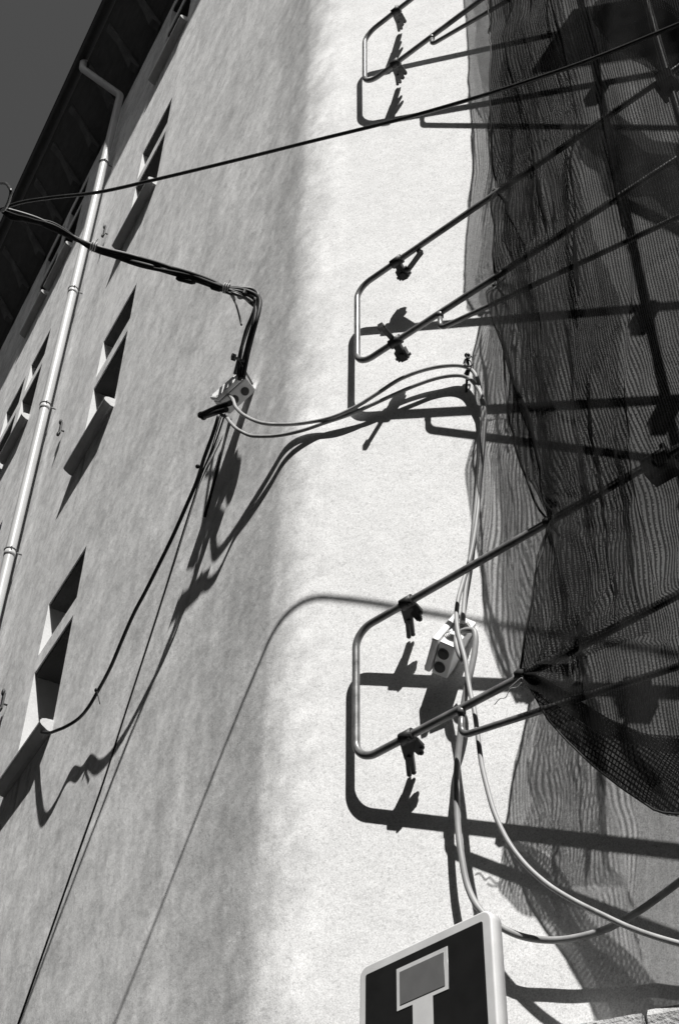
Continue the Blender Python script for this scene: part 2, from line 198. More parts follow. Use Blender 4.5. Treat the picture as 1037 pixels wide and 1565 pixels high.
def net_mat(name, val, period, fill, gap, weft=None, diamond=False):
    m, nt, out = new_mat(name)
    uv = nt.nodes.new('ShaderNodeUVMap'); uv.uv_map = 'UVMap'
    sep = nt.nodes.new('ShaderNodeSeparateXYZ'); nt.links.new(uv.outputs[0], sep.inputs[0])
    u, v = sep.outputs['X'], sep.outputs['Y']
    wob = math_node(nt, 'MULTIPLY_ADD', noise_tex(nt, uv.outputs[0], 3., 1), .004, -.002)
    if diamond:
        a = math_node(nt, 'ADD', math_node(nt, 'ADD', u, wob), math_node(nt, 'MULTIPLY', v, .8))
        c = math_node(nt, 'SUBTRACT', math_node(nt, 'ADD', u, wob), math_node(nt, 'MULTIPLY', v, .8))
        la = math_node(nt, 'LESS_THAN', math_node(nt, 'FRACT', math_node(nt, 'DIVIDE', a, period)), fill)
        lb = math_node(nt, 'LESS_THAN', math_node(nt, 'FRACT', math_node(nt, 'DIVIDE', c, period)), fill)
        line = math_node(nt, 'MAXIMUM', la, lb)
    else:
        x = math_node(nt, 'DIVIDE', math_node(nt, 'ADD', u, wob), period)
        # knitted chains: each zigzags along its length and has its own thickness
        wn = nt.nodes.new('ShaderNodeTexWhiteNoise'); wn.noise_dimensions = '1D'; nt.links.new(math_node(nt, 'FLOOR', x), wn.inputs['W'])
        zig = math_node(nt, 'SINE', math_node(nt, 'ADD', math_node(nt, 'MULTIPLY', v, 480.), math_node(nt, 'MULTIPLY', wn.outputs[0], 40.)))
        zig2 = noise_tex(nt, uv.outputs[0], 130., 2)
        fl = math_node(nt, 'ADD', math_node(nt, 'MULTIPLY_ADD', wn.outputs[0], .14, fill - .07), math_node(nt, 'MULTIPLY_ADD', zig, .09, math_node(nt, 'MULTIPLY_ADD', zig2, .9, -.45)))
        la = math_node(nt, 'LESS_THAN', math_node(nt, 'FRACT', x), fl)
        zz = math_node(nt, 'DIVIDE', v, weft)
        lb = math_node(nt, 'MULTIPLY', math_node(nt, 'LESS_THAN', math_node(nt, 'FRACT', math_node(nt, 'ADD', zz, math_node(nt, 'MULTIPLY', math_node(nt, 'FLOOR', x), .37))), .35), .72)
        line = math_node(nt, 'MAXIMUM', la, lb)
    # fine knit between the thick threads, denser and looser patches
    mp = nt.nodes.new('ShaderNodeMapping'); mp.inputs['Scale'].default_value = (13., 1.5, 1.); mp.inputs['Rotation'].default_value = (0, 0, .22)
    nt.links.new(uv.outputs[0], mp.inputs['Vector'])
    bunch = noise_tex(nt, mp.outputs[0], 1., 2, .5)
    bunch = math_node(nt, 'ADD', math_node(nt, 'MULTIPLY', bunch, .7), math_node(nt, 'MULTIPLY', noise_tex(nt, uv.outputs[0], 4., 4), .3))
    knit = map_range(nt, bunch, .34, .66, gap - .14, gap + .16)
    al = math_node(nt, 'MULTIPLY', math_node(nt, 'MAXIMUM', math_node(nt, 'MULTIPLY', line, .90), knit), 1.)
    dif = nt.nodes.new('ShaderNodeBsdfDiffuse')
    f = map_range(nt, noise_tex(nt, uv.outputs[0], 12., 4), .3, .7, val * .75, val * 1.25)
    nt.links.new(grey(nt, f), dif.inputs['Color'])
    tr = nt.nodes.new('ShaderNodeBsdfTransparent')
    mx = nt.nodes.new('ShaderNodeMixShader')
    nt.links.new(al, mx.inputs[0]); nt.links.new(tr.outputs[0], mx.inputs[1]); nt.links.new(dif.outputs[0], mx.inputs[2])
    nt.links.new(mx.outputs[0], out.inputs[0])
    return m

M = {}
M['plaster'] = plaster_mat('pale_plaster', .84)
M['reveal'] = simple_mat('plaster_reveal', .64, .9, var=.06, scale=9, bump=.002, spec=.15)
M['stone'] = simple_mat('sill_stone', .50, .8, var=.12, scale=14, bump=.003, spec=.2)
M['dark_plaster'] = simple_mat('low_bounce_plaster', .08, .9, var=.25, scale=2, bump=.003, spec=.1)  # kept dark so the added houses return little fill light
M['rough_stone'] = simple_mat('rough_stone', .42, .9, var=.35, scale=18, bump=.012, spec=.15)
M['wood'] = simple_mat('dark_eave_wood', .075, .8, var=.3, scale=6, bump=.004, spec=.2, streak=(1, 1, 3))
M['wood_light'] = simple_mat('worn_corbel_wood', .11, .8, var=.4, scale=6, bump=.004, spec=.2)
M['tile'] = simple_mat('roof_tile', .14, .85, var=.3, scale=5, bump=.01)
M['gutter'] = simple_mat('dark_gutter_metal', .03, .55, var=.25, scale=8, spec=.3)
M['zinc'] = simple_mat('pale_zinc_pipe', .48, .40, var=.16, scale=5, streak=(1, 1, .25), spec=.5)
M['zinc_dark'] = simple_mat('pipe_band_metal', .16, .45, var=.2, scale=12)
M['glass'] = simple_mat('dark_window_pane', .012, .12, var=.3, scale=3, spec=.4)
M['frame'] = simple_mat('dark_window_frame', .05, .6, var=.2, scale=10, spec=.3)
M['steel'] = simple_mat('weathered_tube', .135, .32, var=.5, scale=15, bump=.0005, spec=.9)
M['iron'] = simple_mat('black_coupler_iron', .045, .5, metal=.4, var=.5, scale=40, bump=.001)
M['cable_white'] = simple_mat('grey_cable_sheath', .33, .5, var=.28, scale=22, streak=(1, 1, .4))
M['cable_black'] = simple_mat('black_cable_sheath', .016, .55, var=.3, scale=22, spec=.3)
M['cable_grey'] = simple_mat('weathered_cable_sheath', .045, .25, var=.3, scale=22, spec=.5)
M['cable_mid'] = simple_mat('dusty_cable_sheath', .06, .5, var=.25, scale=22, streak=(1, 1, .4))
M['plastic'] = simple_mat('pale_plastic_box', .78, .4, var=.06, scale=30)
M['plastic_dark'] = simple_mat('dark_rubber_grommet', .05, .6, var=.2, scale=30)
M['net'] = net_mat('dark_knitted_net', .014, .0108, .50, .52, .009)
M['net_inner'] = net_mat('darkening_inner_net', .016, .0108, .24, .12, .009)
M['net_dense'] = net_mat('dense_diamond_net', .020, .0190, .30, .55, diamond=True)
M['hem'] = simple_mat('net_hem_cord', .02, .8, var=.3, scale=60)
M['white_paint'] = simple_mat('white_sign_enamel', .74, .35, var=.12, scale=9, spec=.5)
M['blue_paint'] = simple_mat('dark_sign_field', .018, .35, var=.2, scale=10, spec=.4)
M['red_paint'] = simple_mat('mid_grey_sign_bar', .17, .4, var=.08, scale=20, spec=.4)
M['asphalt'] = simple_mat('street_asphalt', .05, .9, var=.3, scale=30, bump=.004)
M['paving'] = simple_mat('pavement_slab', .09, .9, var=.2, scale=8, bump=.003)
M['board'] = simple_mat('scaffold_board_wood', .10, .8, var=.3, scale=7, bump=.003, streak=(1, 1, 4))
M['string'] = simple_mat('pale_string', .5, .8, var=.1, scale=40)

# ------------------------------------------------------------------ mesh helpers
class MB:
    def __init__(s): s.v = []; s.f = []; s.sm = []; s.uv = {}
    def add(s, vs, fs, smooth=False):
        o = len(s.v); s.v += [V(p) for p in vs]
        for f in fs: s.f.append([i + o for i in f]); s.sm.append(smooth)
        return o
    def box(s, c, ax, ay, az, smooth=False):
        """c centre, ax ay az half vectors"""
        c, ax, ay, az = V(c), V(ax), V(ay), V(az)
        vs = [c + ax * i + ay * j + az * k for k in (-1, 1) for j in (-1, 1) for i in (-1, 1)]
        if ax.cross(ay).dot(az) < 0: fs = [(0,1,3,2),(4,6,7,5),(0,4,5,1),(2,3,7,6),(0,2,6,4),(1,5,7,3)]
        else: fs = [(0,2,3,1),(4,5,7,6),(0,1,5,4),(2,6,7,3),(0,4,6,2),(1,3,7,5)]
        s.add(vs, fs, smooth)
    def beam(s, p, q, w, h, side=None):
        p, q = V(p), V(q); d = (q - p); L = d.length; d = d / L
        sd = V(side) if side is not None else UPV
        a = d.cross(sd)
        if a.length < 1e-4: a = d.cross(V((1, 0, 0)))
        a.normalize(); b = d.cross(a).normalized()
        s.box((p + q) / 2, d * (L / 2), a * (w / 2), b * (h / 2))
    def tube(s, pts, r, n=12, cap=True, smooth=True, closed=False):
        pts = [V(p) for p in pts]
        rr = r if isinstance(r, (list, tuple)) else [r] * len(pts)
        m = len(pts); T = []
        for i in range(m):
            a = pts[max(i - 1, 0)]; b = pts[min(i + 1, m - 1)]
            T.append((b - a).normalized())
        u = T[0].orthogonal().normalized(); rings = []
        for i in range(m):
            if i:
                u = (u - T[i] * u.dot(T[i]))
                u = u.normalized() if u.length > 1e-6 else T[i].orthogonal().normalized()
            w = T[i].cross(u)
            rings.append([pts[i] + (u * math.cos(2 * math.pi * k / n) + w * math.sin(2 * math.pi * k / n)) * rr[i] for k in range(n)])
        vs = [p for rg in rings for p in rg]; fs = []
        for i in range(m - 1):
            for k in range(n):
                a = i * n + k; b = i * n + (k + 1) % n
                fs.append((a, b, b + n, a + n))
        o = s.add(vs, fs, smooth)
        if cap:
            s.f.append([o + k for k in range(n)][::-1]); s.sm.append(False)
            s.f.append([o + (m - 1) * n + k for k in range(n)]); s.sm.append(False)
    def cyl(s, p, q, r, n=16): s.tube([p, q], r, n)
    def sphere(s, c, r, n=10, sc=(1, 1, 1)):
        c = V(c); vs = []; fs = []
        for i in range(n + 1):
            th = math.pi * i / n
            for k in range(2 * n):
                ph = math.pi * k / n
                vs.append(c + V((r * sc[0] * math.sin(th) * math.cos(ph), r * sc[1] * math.sin(th) * math.sin(ph), r * sc[2] * math.cos(th))))
        for i in range(n):
            for k in range(2 * n):
                a = i * 2 * n + k; b = i * 2 * n + (k + 1) % (2 * n)
                fs.append((a, a + 2 * n, b + 2 * n, b))
        s.add(vs, fs, True)
    def build(s, name, mat, parent=None, base=None, uvs=None):
        base = V(base) if base is not None else (parent_world(parent) if parent else V((0, 0, 0)))
        me = bpy.data.meshes.new(name)
        me.from_pydata([tuple(p - base) for p in s.v], [], s.f)
        me.polygons.foreach_set('use_smooth', s.sm)
        me.materials.append(mat)
        if uvs is not None:
            ul = me.uv_layers.new(name='UVMap')
            for lp in me.loops: ul.data[lp.index].uv = uvs[lp.vertex_index]
        me.update()
        o = bpy.data.objects.new(name, me); COL.objects.link(o)
        if parent:
            o.parent = parent
            pw = parent_world(parent); o.location = base - pw
        else:
            o.location = base
        return o

def parent_world(o):
    p = V(o.location)
    while o.parent: o = o.parent; p += V(o.location)
    return p

def tag(o, label=None, cat=None, group=None, kind=None):
    if label: o['label'] = label
    if cat: o['category'] = cat
    if group: o['group'] = group
    if kind: o['kind'] = kind
    return o

def thing(name, label, cat, loc, group=None):
    o = bpy.data.objects.new(name, None); COL.objects.link(o); o.location = V(loc)
    o.empty_display_size = .1
    return tag(o, label, cat, group)

def spline(pts, sub=6):
    P = [V(p) for p in pts]
    if len(P) < 3: return P
    Q = [P[0] * 2 - P[1]] + P + [P[-1] * 2 - P[-2]]
    out = []
    for i in range(1, len(Q) - 2):
        p0, p1, p2, p3 = Q[i - 1:i + 3]
        # centripetal Catmull-Rom
        t0 = 0; t1 = t0 + max((p1 - p0).length, 1e-5) ** .5; t2 = t1 + max((p2 - p1).length, 1e-5) ** .5; t3 = t2 + max((p3 - p2).length, 1e-5) ** .5
        for k in range(sub):
            t = t1 + (t2 - t1) * k / sub
            a1 = p0 * ((t1 - t) / (t1 - t0)) + p1 * ((t - t0) / (t1 - t0))
            a2 = p1 * ((t2 - t) / (t2 - t1)) + p2 * ((t - t1) / (t2 - t1))
            a3 = p2 * ((t3 - t) / (t3 - t2)) + p3 * ((t - t2) / (t3 - t2))
            b1 = a1 * ((t2 - t) / (t2 - t0)) + a2 * ((t - t0) / (t2 - t0))
            b2 = a2 * ((t3 - t) / (t3 - t1)) + a3 * ((t - t1) / (t3 - t1))
            out.append(b1 * ((t2 - t) / (t2 - t1)) + b2 * ((t - t1) / (t2 - t1)))
    out.append(P[-1])
    return out

def fillet(pts, rad, n=8):
    """polyline with rounded inner corners"""
    P = [V(p) for p in pts]; out = [P[0]]
    for i in range(1, len(P) - 1):
        a = (P[i - 1] - P[i]).normalized(); b = (P[i + 1] - P[i]).normalized()
        half = a.angle(b) / 2; cut = min(rad / math.tan(half), (P[i - 1] - P[i]).length * .48 if i > 1 else 9, (P[i + 1] - P[i]).length * .48 if i < len(P) - 2 else 9)
        r = cut * math.tan(half); bis = (a + b).normalized(); c = P[i] + bis * (r / math.sin(half))
        s0 = P[i] + a * cut - c; s1 = P[i] + b * cut - c
        tot = s0.angle(s1); axis = s0.cross(s1).normalized()
        for k in range(n + 1):
            out.append(c + Matrix.Rotation(tot * k / n, 3, axis) @ s0)
    out.append(P[-1])
    return out

def lerp_tab(tab, x):
    """tab sorted by first value ascending"""
    if x <= tab[0][0]: return tab[0][1]
    for (a, b), (c, d) in zip(tab, tab[1:]):
        if x <= c: return b + (d - b) * (x - a) / (c - a) if c > a else d
    return tab[-1][1]

# ------------------------------------------------------------------ ground
g = MB(); g.add([(-600, -600, 0), (600, -600, 0), (600, 600, 0), (-600, 600, 0)], [(0, 1, 2, 3)])
tag(g.build('street', M['asphalt']), kind='structure')
def offset_line(d, z):
    pts = [W(-40, d, z), W(-.001, d, z)]
    for k in range(1, 12): pts.append(W(RC * PHI * k / 12, d, z))
    pts += [W(RC * PHI, d, z), W(14, d, z)]
    return pts
p = MB()
i0, i1, i2 = offset_line(.0, .13), offset_line(1.1, .13), offset_line(1.1, 0.)
n_ = len(i0)
p.add(i0 + i1 + i2, [(k, k + 1, n_ + k + 1, n_ + k) for k in range(n_ - 1)] + [(n_ + k, n_ + k + 1, 2 * n_ + k + 1, 2 * n_ + k) for k in range(n_ - 1)])
tag(p.build('pavement', M['paving']), kind='structure')

# ------------------------------------------------------------------ the corner house
HB = V((0., YT, 0.))
house = thing('corner_house', 'tall pale plastered house with rounded corner, small sunken windows and deep dark eave', 'house', HB)
ZT = 18.0
LONG_END = 30.0
# window openings on the long facade: (y0, y1, z0, z1)
ROWS = [17.759, 14.582, 11.482, 8.409, 5.02]
COLS = [(1.94, 2.69), (5.36, 6.02), (6.22, 6.90), (9.7, 10.4), (10.6, 11.3), (14.2, 14.95), (18.4, 19.1)]
H_ALL, UP_H, BAND = 1.52, .485, .155
DEP = .25
openings = []
for zt in ROWS:
    for (a, b) in COLS:
        openings.append((a, b, zt - UP_H, zt)); openings.append((a, b, zt - H_ALL, zt - UP_H - BAND))
ys = sorted({round(v, 4) for o in openings for v in o[:2]} | {YT, LONG_END} | {YT + k for k in range(1, 30)})
zs = sorted({round(v, 4) for o in openings for v in o[2:]} | {0., ZT})
fac = MB()
idx = {}
def vid(y, z):
    k = (round(y, 4), round(z, 4))
    if k not in idx:
        idx[k] = len(fac.v); fac.v.append(V((0, y, z)))
    return idx[k]
for ya, yb in zip(ys, ys[1:]):
    for za, zb in zip(zs, zs[1:]):
        ym, zm = (ya + yb) / 2, (za + zb) / 2
        if any(o[0] < ym < o[1] and o[2] < zm < o[3] for o in openings): continue
        fac.f.append([vid(ya, za), vid(ya, zb), vid(yb, zb), vid(yb, za)]); fac.sm.append(False)
# rounded corner and the second facade
NSEG = 56
prof = [W(RC * PHI * k / NSEG, 0, 0) for k in range(NSEG + 1)]
prof[0] = V((0, YT, 0))
vs = [V((q.x, q.y, z)) for q in prof for z in (0., ZT)]
fac.add(vs, [(2 * k, 2 * k + 2, 2 * k + 3, 2 * k + 1) for k in range(NSEG)], True)
e0, e1 = W(RC * PHI, 0, 0), W(14, 0, 0)
fac.add([e0, e1, e1 + UPV * ZT, e0 + UPV * ZT], [(0, 1, 2, 3)])
fac.build('facade', M['plaster'], house)

def win_sill(y0, y1, z):
    """rounded stone sill, nose forward"""
    prof = [(-.02, -.005), (.055, -.012), (.078, -.020), (.088, -.036), (.086, -.052), (.074, -.066), (.03, -.094), (-.02, -.10)]
    mb = MB(); n = len(prof); ya, yb = y0 - .02, y1 + .11
    vs = [V((-d, ya, z + h)) for d, h in prof] + [V((-d, yb, z + h)) for d, h in prof]
    fs = [(k, (k + 1) % n, n + (k + 1) % n, n + k) for k in range(n)] + [tuple(range(n))[::-1], tuple(range(n, 2 * n))]
    mb.add(vs, fs)
    return mb
for ri, zt in enumerate(ROWS):
    for ci, (a, b) in enumerate(COLS):
        if ri == 4 and ci > 0: continue
        rv = MB()
        for (z0, z1) in ((zt - UP_H, zt), (zt - H_ALL, zt - UP_H - BAND)):
            o0, o1 = .0, DEP
            vs = [V((x, y, z)) for x in (o0, o1) for (y, z) in ((a, z0), (b, z0), (b, z1), (a, z1))]
            rv.add(vs, [(k, (k + 1) % 4, 4 + (k + 1) % 4, 4 + k) for k in range(4)])
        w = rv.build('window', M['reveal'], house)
        for (z0, z1) in ((zt - UP_H, zt), (zt - H_ALL, zt - UP_H - BAND)):
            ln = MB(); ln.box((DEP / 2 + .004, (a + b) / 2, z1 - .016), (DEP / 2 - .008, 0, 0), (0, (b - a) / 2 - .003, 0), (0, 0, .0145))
            ln.build('soffit_shade', M['wood'], w)  # dark slab under the opening's head paints in the soffit's shade
            x = DEP - .012
            pn = MB(); pn.add([(x, a, z0), (x, b, z0), (x, b, z1), (x, a, z1)], [(0, 3, 2, 1)])
            pn.build('pane', M['glass'], w)
            fr = MB(); x = DEP - .05; t = .045; fo = [(a + .003, z0 + .003), (b - .003, z0 + .003), (b - .003, z1 - .034), (a + .003, z1 - .034)]
            fi = [(fo[0][0] + t, fo[0][1] + t), (fo[1][0] - t, fo[1][1] + t), (fo[2][0] - t, fo[2][1] - t), (fo[3][0] + t, fo[3][1] - t)]
            fr.add([V((xx, y, z)) for xx in (x, x + .03) for y, z in fo + fi],
                   [(k, (k + 1) % 4, 4 + (k + 1) % 4, 4 + k) for k in range(4)] + [(12 + k, 12 + (k + 1) % 4, 8 + (k + 1) % 4, 8 + k) for k in range(4)] + [(4 + k, 4 + (k + 1) % 4, 12 + (k + 1) % 4, 12 + k) for k in range(4)])
            fr.build('frame', M['frame'], w)
        win_sill(a, b, zt - H_ALL).build('sill', M['stone'], w)

# eave: sloping boards, corbels, roof edge, gutter
GZ, GD = 18.78, .56
ev = MB()
def eave_strip(mb, d0, z0, d1, z1):
    A_, B_ = offset_line(d0, z0), offset_line(d1, z1); n = len(A_)
    mb.add(A_ + B_, [(k, n + k, n + k + 1, k + 1) for k in range(n - 1)])
eave_strip(ev, .0, 17.96, .06, 18.02); eave_strip(ev, .06, 18.02, GD, 18.70)
eave_obj = ev.build('eave', M['wood'], house)
cb = 0
s = -28.
corb_s = []
k = 0
while True:
    s = -.35 - .66 * k
    if s < -26 or len(corb_s) > 38: break
    corb_s.append(s); k += 1
for s in corb_s:
    mb = MB(); hw = .05
    prof = [(.03, 17.93), (.03, 18.0), (.52, 18.68), (.52, 18.58), (.36, 18.42), (.22, 18.16), (.14, 17.98)]
    A_ = [W(s - hw, d, z) for d, z in prof]; B_ = [W(s + hw, d, z) for d, z in prof]; n = len(prof)
    mb.add(A_ + B_, [(i, (i + 1) % n, n + (i + 1) % n, n + i) for i in range(n)] + [tuple(range(n))[::-1], tuple(range(n, 2 * n))])
    mb.build('corbel', M['wood_light'], eave_obj)
gt = MB()
for (s0, s1) in ((0, 1),):
    rings = []
    for j in range(9):
        a = math.pi * j / 8
        rings.append(offset_line(GD + .0 + .07 - .07 * math.cos(a), GZ - .075 * math.sin(a)))
    n = len(rings[0])
    vs = [p_ for r in rings for p_ in r]
    gt.add(vs, [(j * n + k, (j + 1) * n + k, (j + 1) * n + k + 1, j * n + k + 1) for j in range(8) for k in range(n - 1)], True)
    lip = offset_line(GD + .14, GZ)
    gt.tube(lip, .011, 8)
gt.build('gutter', M['gutter'], house)
rf = MB()
r0, r1, r2 = offset_line(GD + .05, GZ + .05), offset_line(GD - .02, GZ + .12), offset_line(-3.5, 20.4)
n = len(r0)
rf.add(r0 + r1 + r2, [(k, n + k, n + k + 1, k + 1) for k in range(n - 1)] + [(n + k, 2 * n + k, 2 * n + k + 1, n + k + 1) for k in range(n - 1)])
rf.build('roof', M['tile'], house)

# downpipe
PX, PY, PR = -.105, 4.06, .047
dp = MB()
neck = fillet([(-.60, 4.42, 18.74), (-.59, 4.42, 18.55), (PX, PY, 17.75), (PX, PY, 17.3)], .10, 8)
dp.tube(neck + [V((PX, PY, z)) for z in (15, 12, 9, 6, 3, .13)], PR, 20)
for z in (13.70, 11.86, 9.94, 16.2): dp.tube([V((PX, PY, z - .03)), V((PX, PY, z + .03))], PR + .004, 20)
dpo = dp.build('downpipe', M['zinc'], house)
for z in (16.20, 13.74, 11.90, 9.98, 7.0, 4.0):
    b_ = MB()
    b_.tube([V((PX + (PR + .006) * math.cos(t), PY + (PR + .006) * math.sin(t), z)) for t in [2 * math.pi * k / 20 for k in range(21)]], .0055, 6)
    b_.cyl((PX + PR, PY, z), (.0, PY, z), .007, 8); b_.cyl((PX - .01, PY - PR - .004, z), (PX - .01, PY - PR - .022, z), .006, 8)
    b_.build('pipe_bracket', M['zinc_dark'], dpo)

# shutter catches beside the windows
for (y, z) in ((3.49, 14.12), (3.47, 11.03), (3.33, 7.89)):
    mb = MB()
    mb.cyl((.0, y, z), (-.035, y, z), .008, 8)
    mb.box((-.04, y, z + .012), (.008, 0, 0), (0, .026, 0), (0, 0, .07))
    mb.sphere((-.05, y, z + .10), .021, 8, (.7, 1, 1.5)); mb.sphere((-.05, y, z - .06), .019, 8, (.7, 1, 1.4))
    mb.build('shutter_catch', M['iron'], house)

# rough stone hood low on the corner side
hood = MB()
st = [V(q) for q in PTS['stone']]
def prism(mb, s0, s1, prof):
    A_ = [W(s0, d, z) for d, z in prof]; B_ = [W(s1, d, z) for d, z in prof]; n = len(prof)
    mb.add(A_ + B_, [(i, (i + 1) % n, n + (i + 1) % n, n + i) for i in range(n)] + [tuple(range(n))[::-1], tuple(range(n, 2 * n))])
prism(hood, 1.20, 1.445, [(0, 3.385), (.12, 3.375), (.125, 3.34), (.10, 3.0), (0, 3.0)])
prism(hood, 1.462, 2.1, [(0, 3.395), (.11, 3.385), (.13, 3.36), (.115, 3.0), (0, 3.0)])
hood.build('stone_hood', M['rough_stone'], house)

# ------------------------------------------------------------------ unseen houses added around the lane to block sky light
def sky_blocker_house(label, x0, x1, y0, y1, h, face):
    c = V(((x0 + x1) / 2, (y0 + y1) / 2, 0)); hs = thing('sky_blocker_house', label, 'house', c)
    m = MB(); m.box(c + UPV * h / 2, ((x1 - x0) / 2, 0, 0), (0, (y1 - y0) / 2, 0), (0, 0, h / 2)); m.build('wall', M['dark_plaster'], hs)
    m = MB(); m.box(c + UPV * (h + .15), ((x1 - x0) / 2 + .35, 0, 0), (0, (y1 - y0) / 2 + .35, 0), (0, 0, .14)); m.build('roof', M['tile'], hs)
    L = (y1 - y0) if face == 'x' else (x1 - x0)
    k = 1.6
    while k < L - 1.5:
        z = 1.2
        while z + 1.5 < h:
            m = MB()
            if face == 'x': m.box((x1 + .01, y0 + k, z + .7), (.03, 0, 0), (0, .45, 0), (0, 0, .7))
            else: m.box((x0 + k, y1 + .01, z + .7), (.45, 0, 0), (0, .03, 0), (0, 0, .7))
            m.build('window', M['frame'], hs)
            z += 3.1
        k += 5.2
sky_blocker_house('unseen house added across from the long facade to block sky light', -13., -5.4, -34., 34., 18.6, 'x')
sky_blocker_house('lower unseen house added behind the viewer to block sky light', -5., 26., -18., -9.5, 10.8, 'y')

# ------------------------------------------------------------------ scaffold guard frames
HH = V(PTS['netframe']['H']); NF = V(PTS['netframe']['n']); P0 = V(PTS['netframe']['P0'])
def FR(w, dz, z):
    q = P0 + HH * w + NF * dz; return V((q.x, q.y, z))
def coupler_arm(par, c, axis):
    """half coupler on the tube with a forked arm that reaches to the wall and two splayed flaps"""
    rail, tip, a, b = V(c['rail']), V(c['tip']), V(c['a']), V(c['b'])
    m = MB(); axis = axis.normalized()
    # collar round the tube
    m.tube([rail - axis * .026, rail + axis * .026], .024, 16)
    d = (tip - rail).normalized(); sd = axis
    root = rail + d * .012
    # broad tapering body
    mid = rail + (tip - rail) * .52
    e = d.cross(sd).normalized()
    L = [root - sd * .030, root + sd * .030, mid + sd * .020, mid - sd * .020]
    th = e * .011
    m.add([q - th for q in L] + [q + th for q in L], [(0,1,2,3),(7,6,5,4),(0,4,5,1),(1,5,6,2),(2,6,7,3),(3,7,4,0)])
    # two parallel fork legs
    for sg in (-1, 1):
        m.beam(mid - d * .02 + sd * (.009 * sg), tip + sd * (.010 * sg) - d * (.006 if sg > 0 else 0), .014, .02, e)
        m.sphere(tip + sd * (.010 * sg), .0095, 6)
    m.cyl(mid - e * .02, mid + e * .02, .008, 10); m.cyl(rail - e * .03 + sd * .012, rail + e * .03 + sd * .012, .006, 8)
    o = m.build('coupler', M['iron'], par)
    f = MB()
    for q, st_ in ((a, rail + sd * .014), (b, rail + (tip - rail) * .18 + sd * .008)):
        v = (q - st_); L_ = v.length; v.normalize(); s2 = v.cross(e).normalized()
        f.beam(st_, q, .020, .012, e); f.beam(st_ + v * (L_ * .4), q, .024, .015, e)
        f.sphere(q, .011, 6)
    f.build('flap', M['iron'], o)
def coupler_block(par, c, axis):
    """square coupler block hanging on the tube with a long threaded strap"""
    rail, blk, s0, s1 = V(c['rail']), V(c['blk']), V(c['s0']), V(c['s1'])
    m = MB(); axis = axis.normalized()
    m.tube([rail - axis * .03, rail + axis * .03], .023, 16)
    d = (blk - rail).normalized(); e = d.cross(axis).normalized(); ax2 = e.cross(d).normalized()
    m.box((rail + blk) / 2 + d * .008, d * ((blk - rail).length / 2 + .010), ax2 * .016, e * .018)
    for sg in (-1, 1):
        m.box(blk - d * .012 + ax2 * (.023 * sg), d * .024, ax2 * .004, e * .020)
    m.cyl(blk - ax2 * .038, blk + ax2 * .038, .007, 10)
    m.cyl(blk + e * .028 - d * .01, blk - e * .028 - d * .01, .012, 6)
    o = m.build('coupler', M['iron'], par)
    f = MB()
    v = (s1 - s0).normalized(); q = v.cross(UPV).normalized()
    f.beam(s0, s1, .010, .016, q)
    f.beam(s0 + q * .011, s1 + q * .011, .005, .012, q)
    f.beam(s0 - v * .006, s0 + v * .014, .034, .024, q)
    f.sphere(s1, .016, 6)
    f.build('strap', M['iron'], o)
FLAB = {1: 'topmost of the three tubular guard frames, partly cut by the upper picture edge',
        2: 'middle tubular guard frame with square strapped couplers, just above the wall hook',
        3: 'lowest tubular guard frame, its rounded end beside the dangling junction box'}
for i in (1, 2, 3):
    pu, cu, cl, pl_ = [V(q) for q in PTS['frame%d' % i]]
    fr = thing('guard_frame', FLAB[i], 'guard frame', cu, 'scaffold guard frames ending in loops')
    m = MB(); path = fillet([pu, cu, cl, pl_], .085 if i > 1 else .10, 12)
    # fine steps so that the straight runs carry smooth shading
    m.tube(path, .0150, 18); m.build('tube', M['steel'], fr)
    l0, l1, l2 = [V(q) for q in PTS['loop%d' % i]]
    m = MB(); m.tube(fillet([l0, l1, l2], .035, 8), .0120, 14)
    m.build('loop_bar', M['steel'], fr)
    m = MB(); m.tube([l0 + UPV * .004, l0 - UPV * .03], .0155, 12); m.build('weld', M['steel'], fr)
    if i != 2:
        coupler_arm(fr, PTS['clamps']['%du' % i], pu - cu); coupler_arm(fr, PTS['clamps']['%dl' % i], pl_ - cl)
    else:
        coupler_block(fr, PTS['clamps']['2u'], pu - cu); coupler_block(fr, PTS['clamps']['2l'], pl_ - cl)
    if i == 3:
        c = V(PTS['clamps']['3c']['rail']); ax = (pu - cu).normalized(); e = ax.cross(UPV).normalized()
        m = MB(); m.tube([c - ax * .05, c + ax * .05], .030, 16)
        m.box(c - UPV * .035, ax * .045, e * .03, UPV * .03); m.cyl(c - UPV * .05 - e * .05, c - UPV * .05 + e * .06, .012, 10)
        m.box(c - UPV * .075 + ax * .02, ax * .05, e * .022, UPV * .022); m.cyl(c + ax * .03 + UPV * .02, c + ax * .03 + UPV * .055, .012, 6)
        m.build('swivel_coupler', M['iron'], fr)

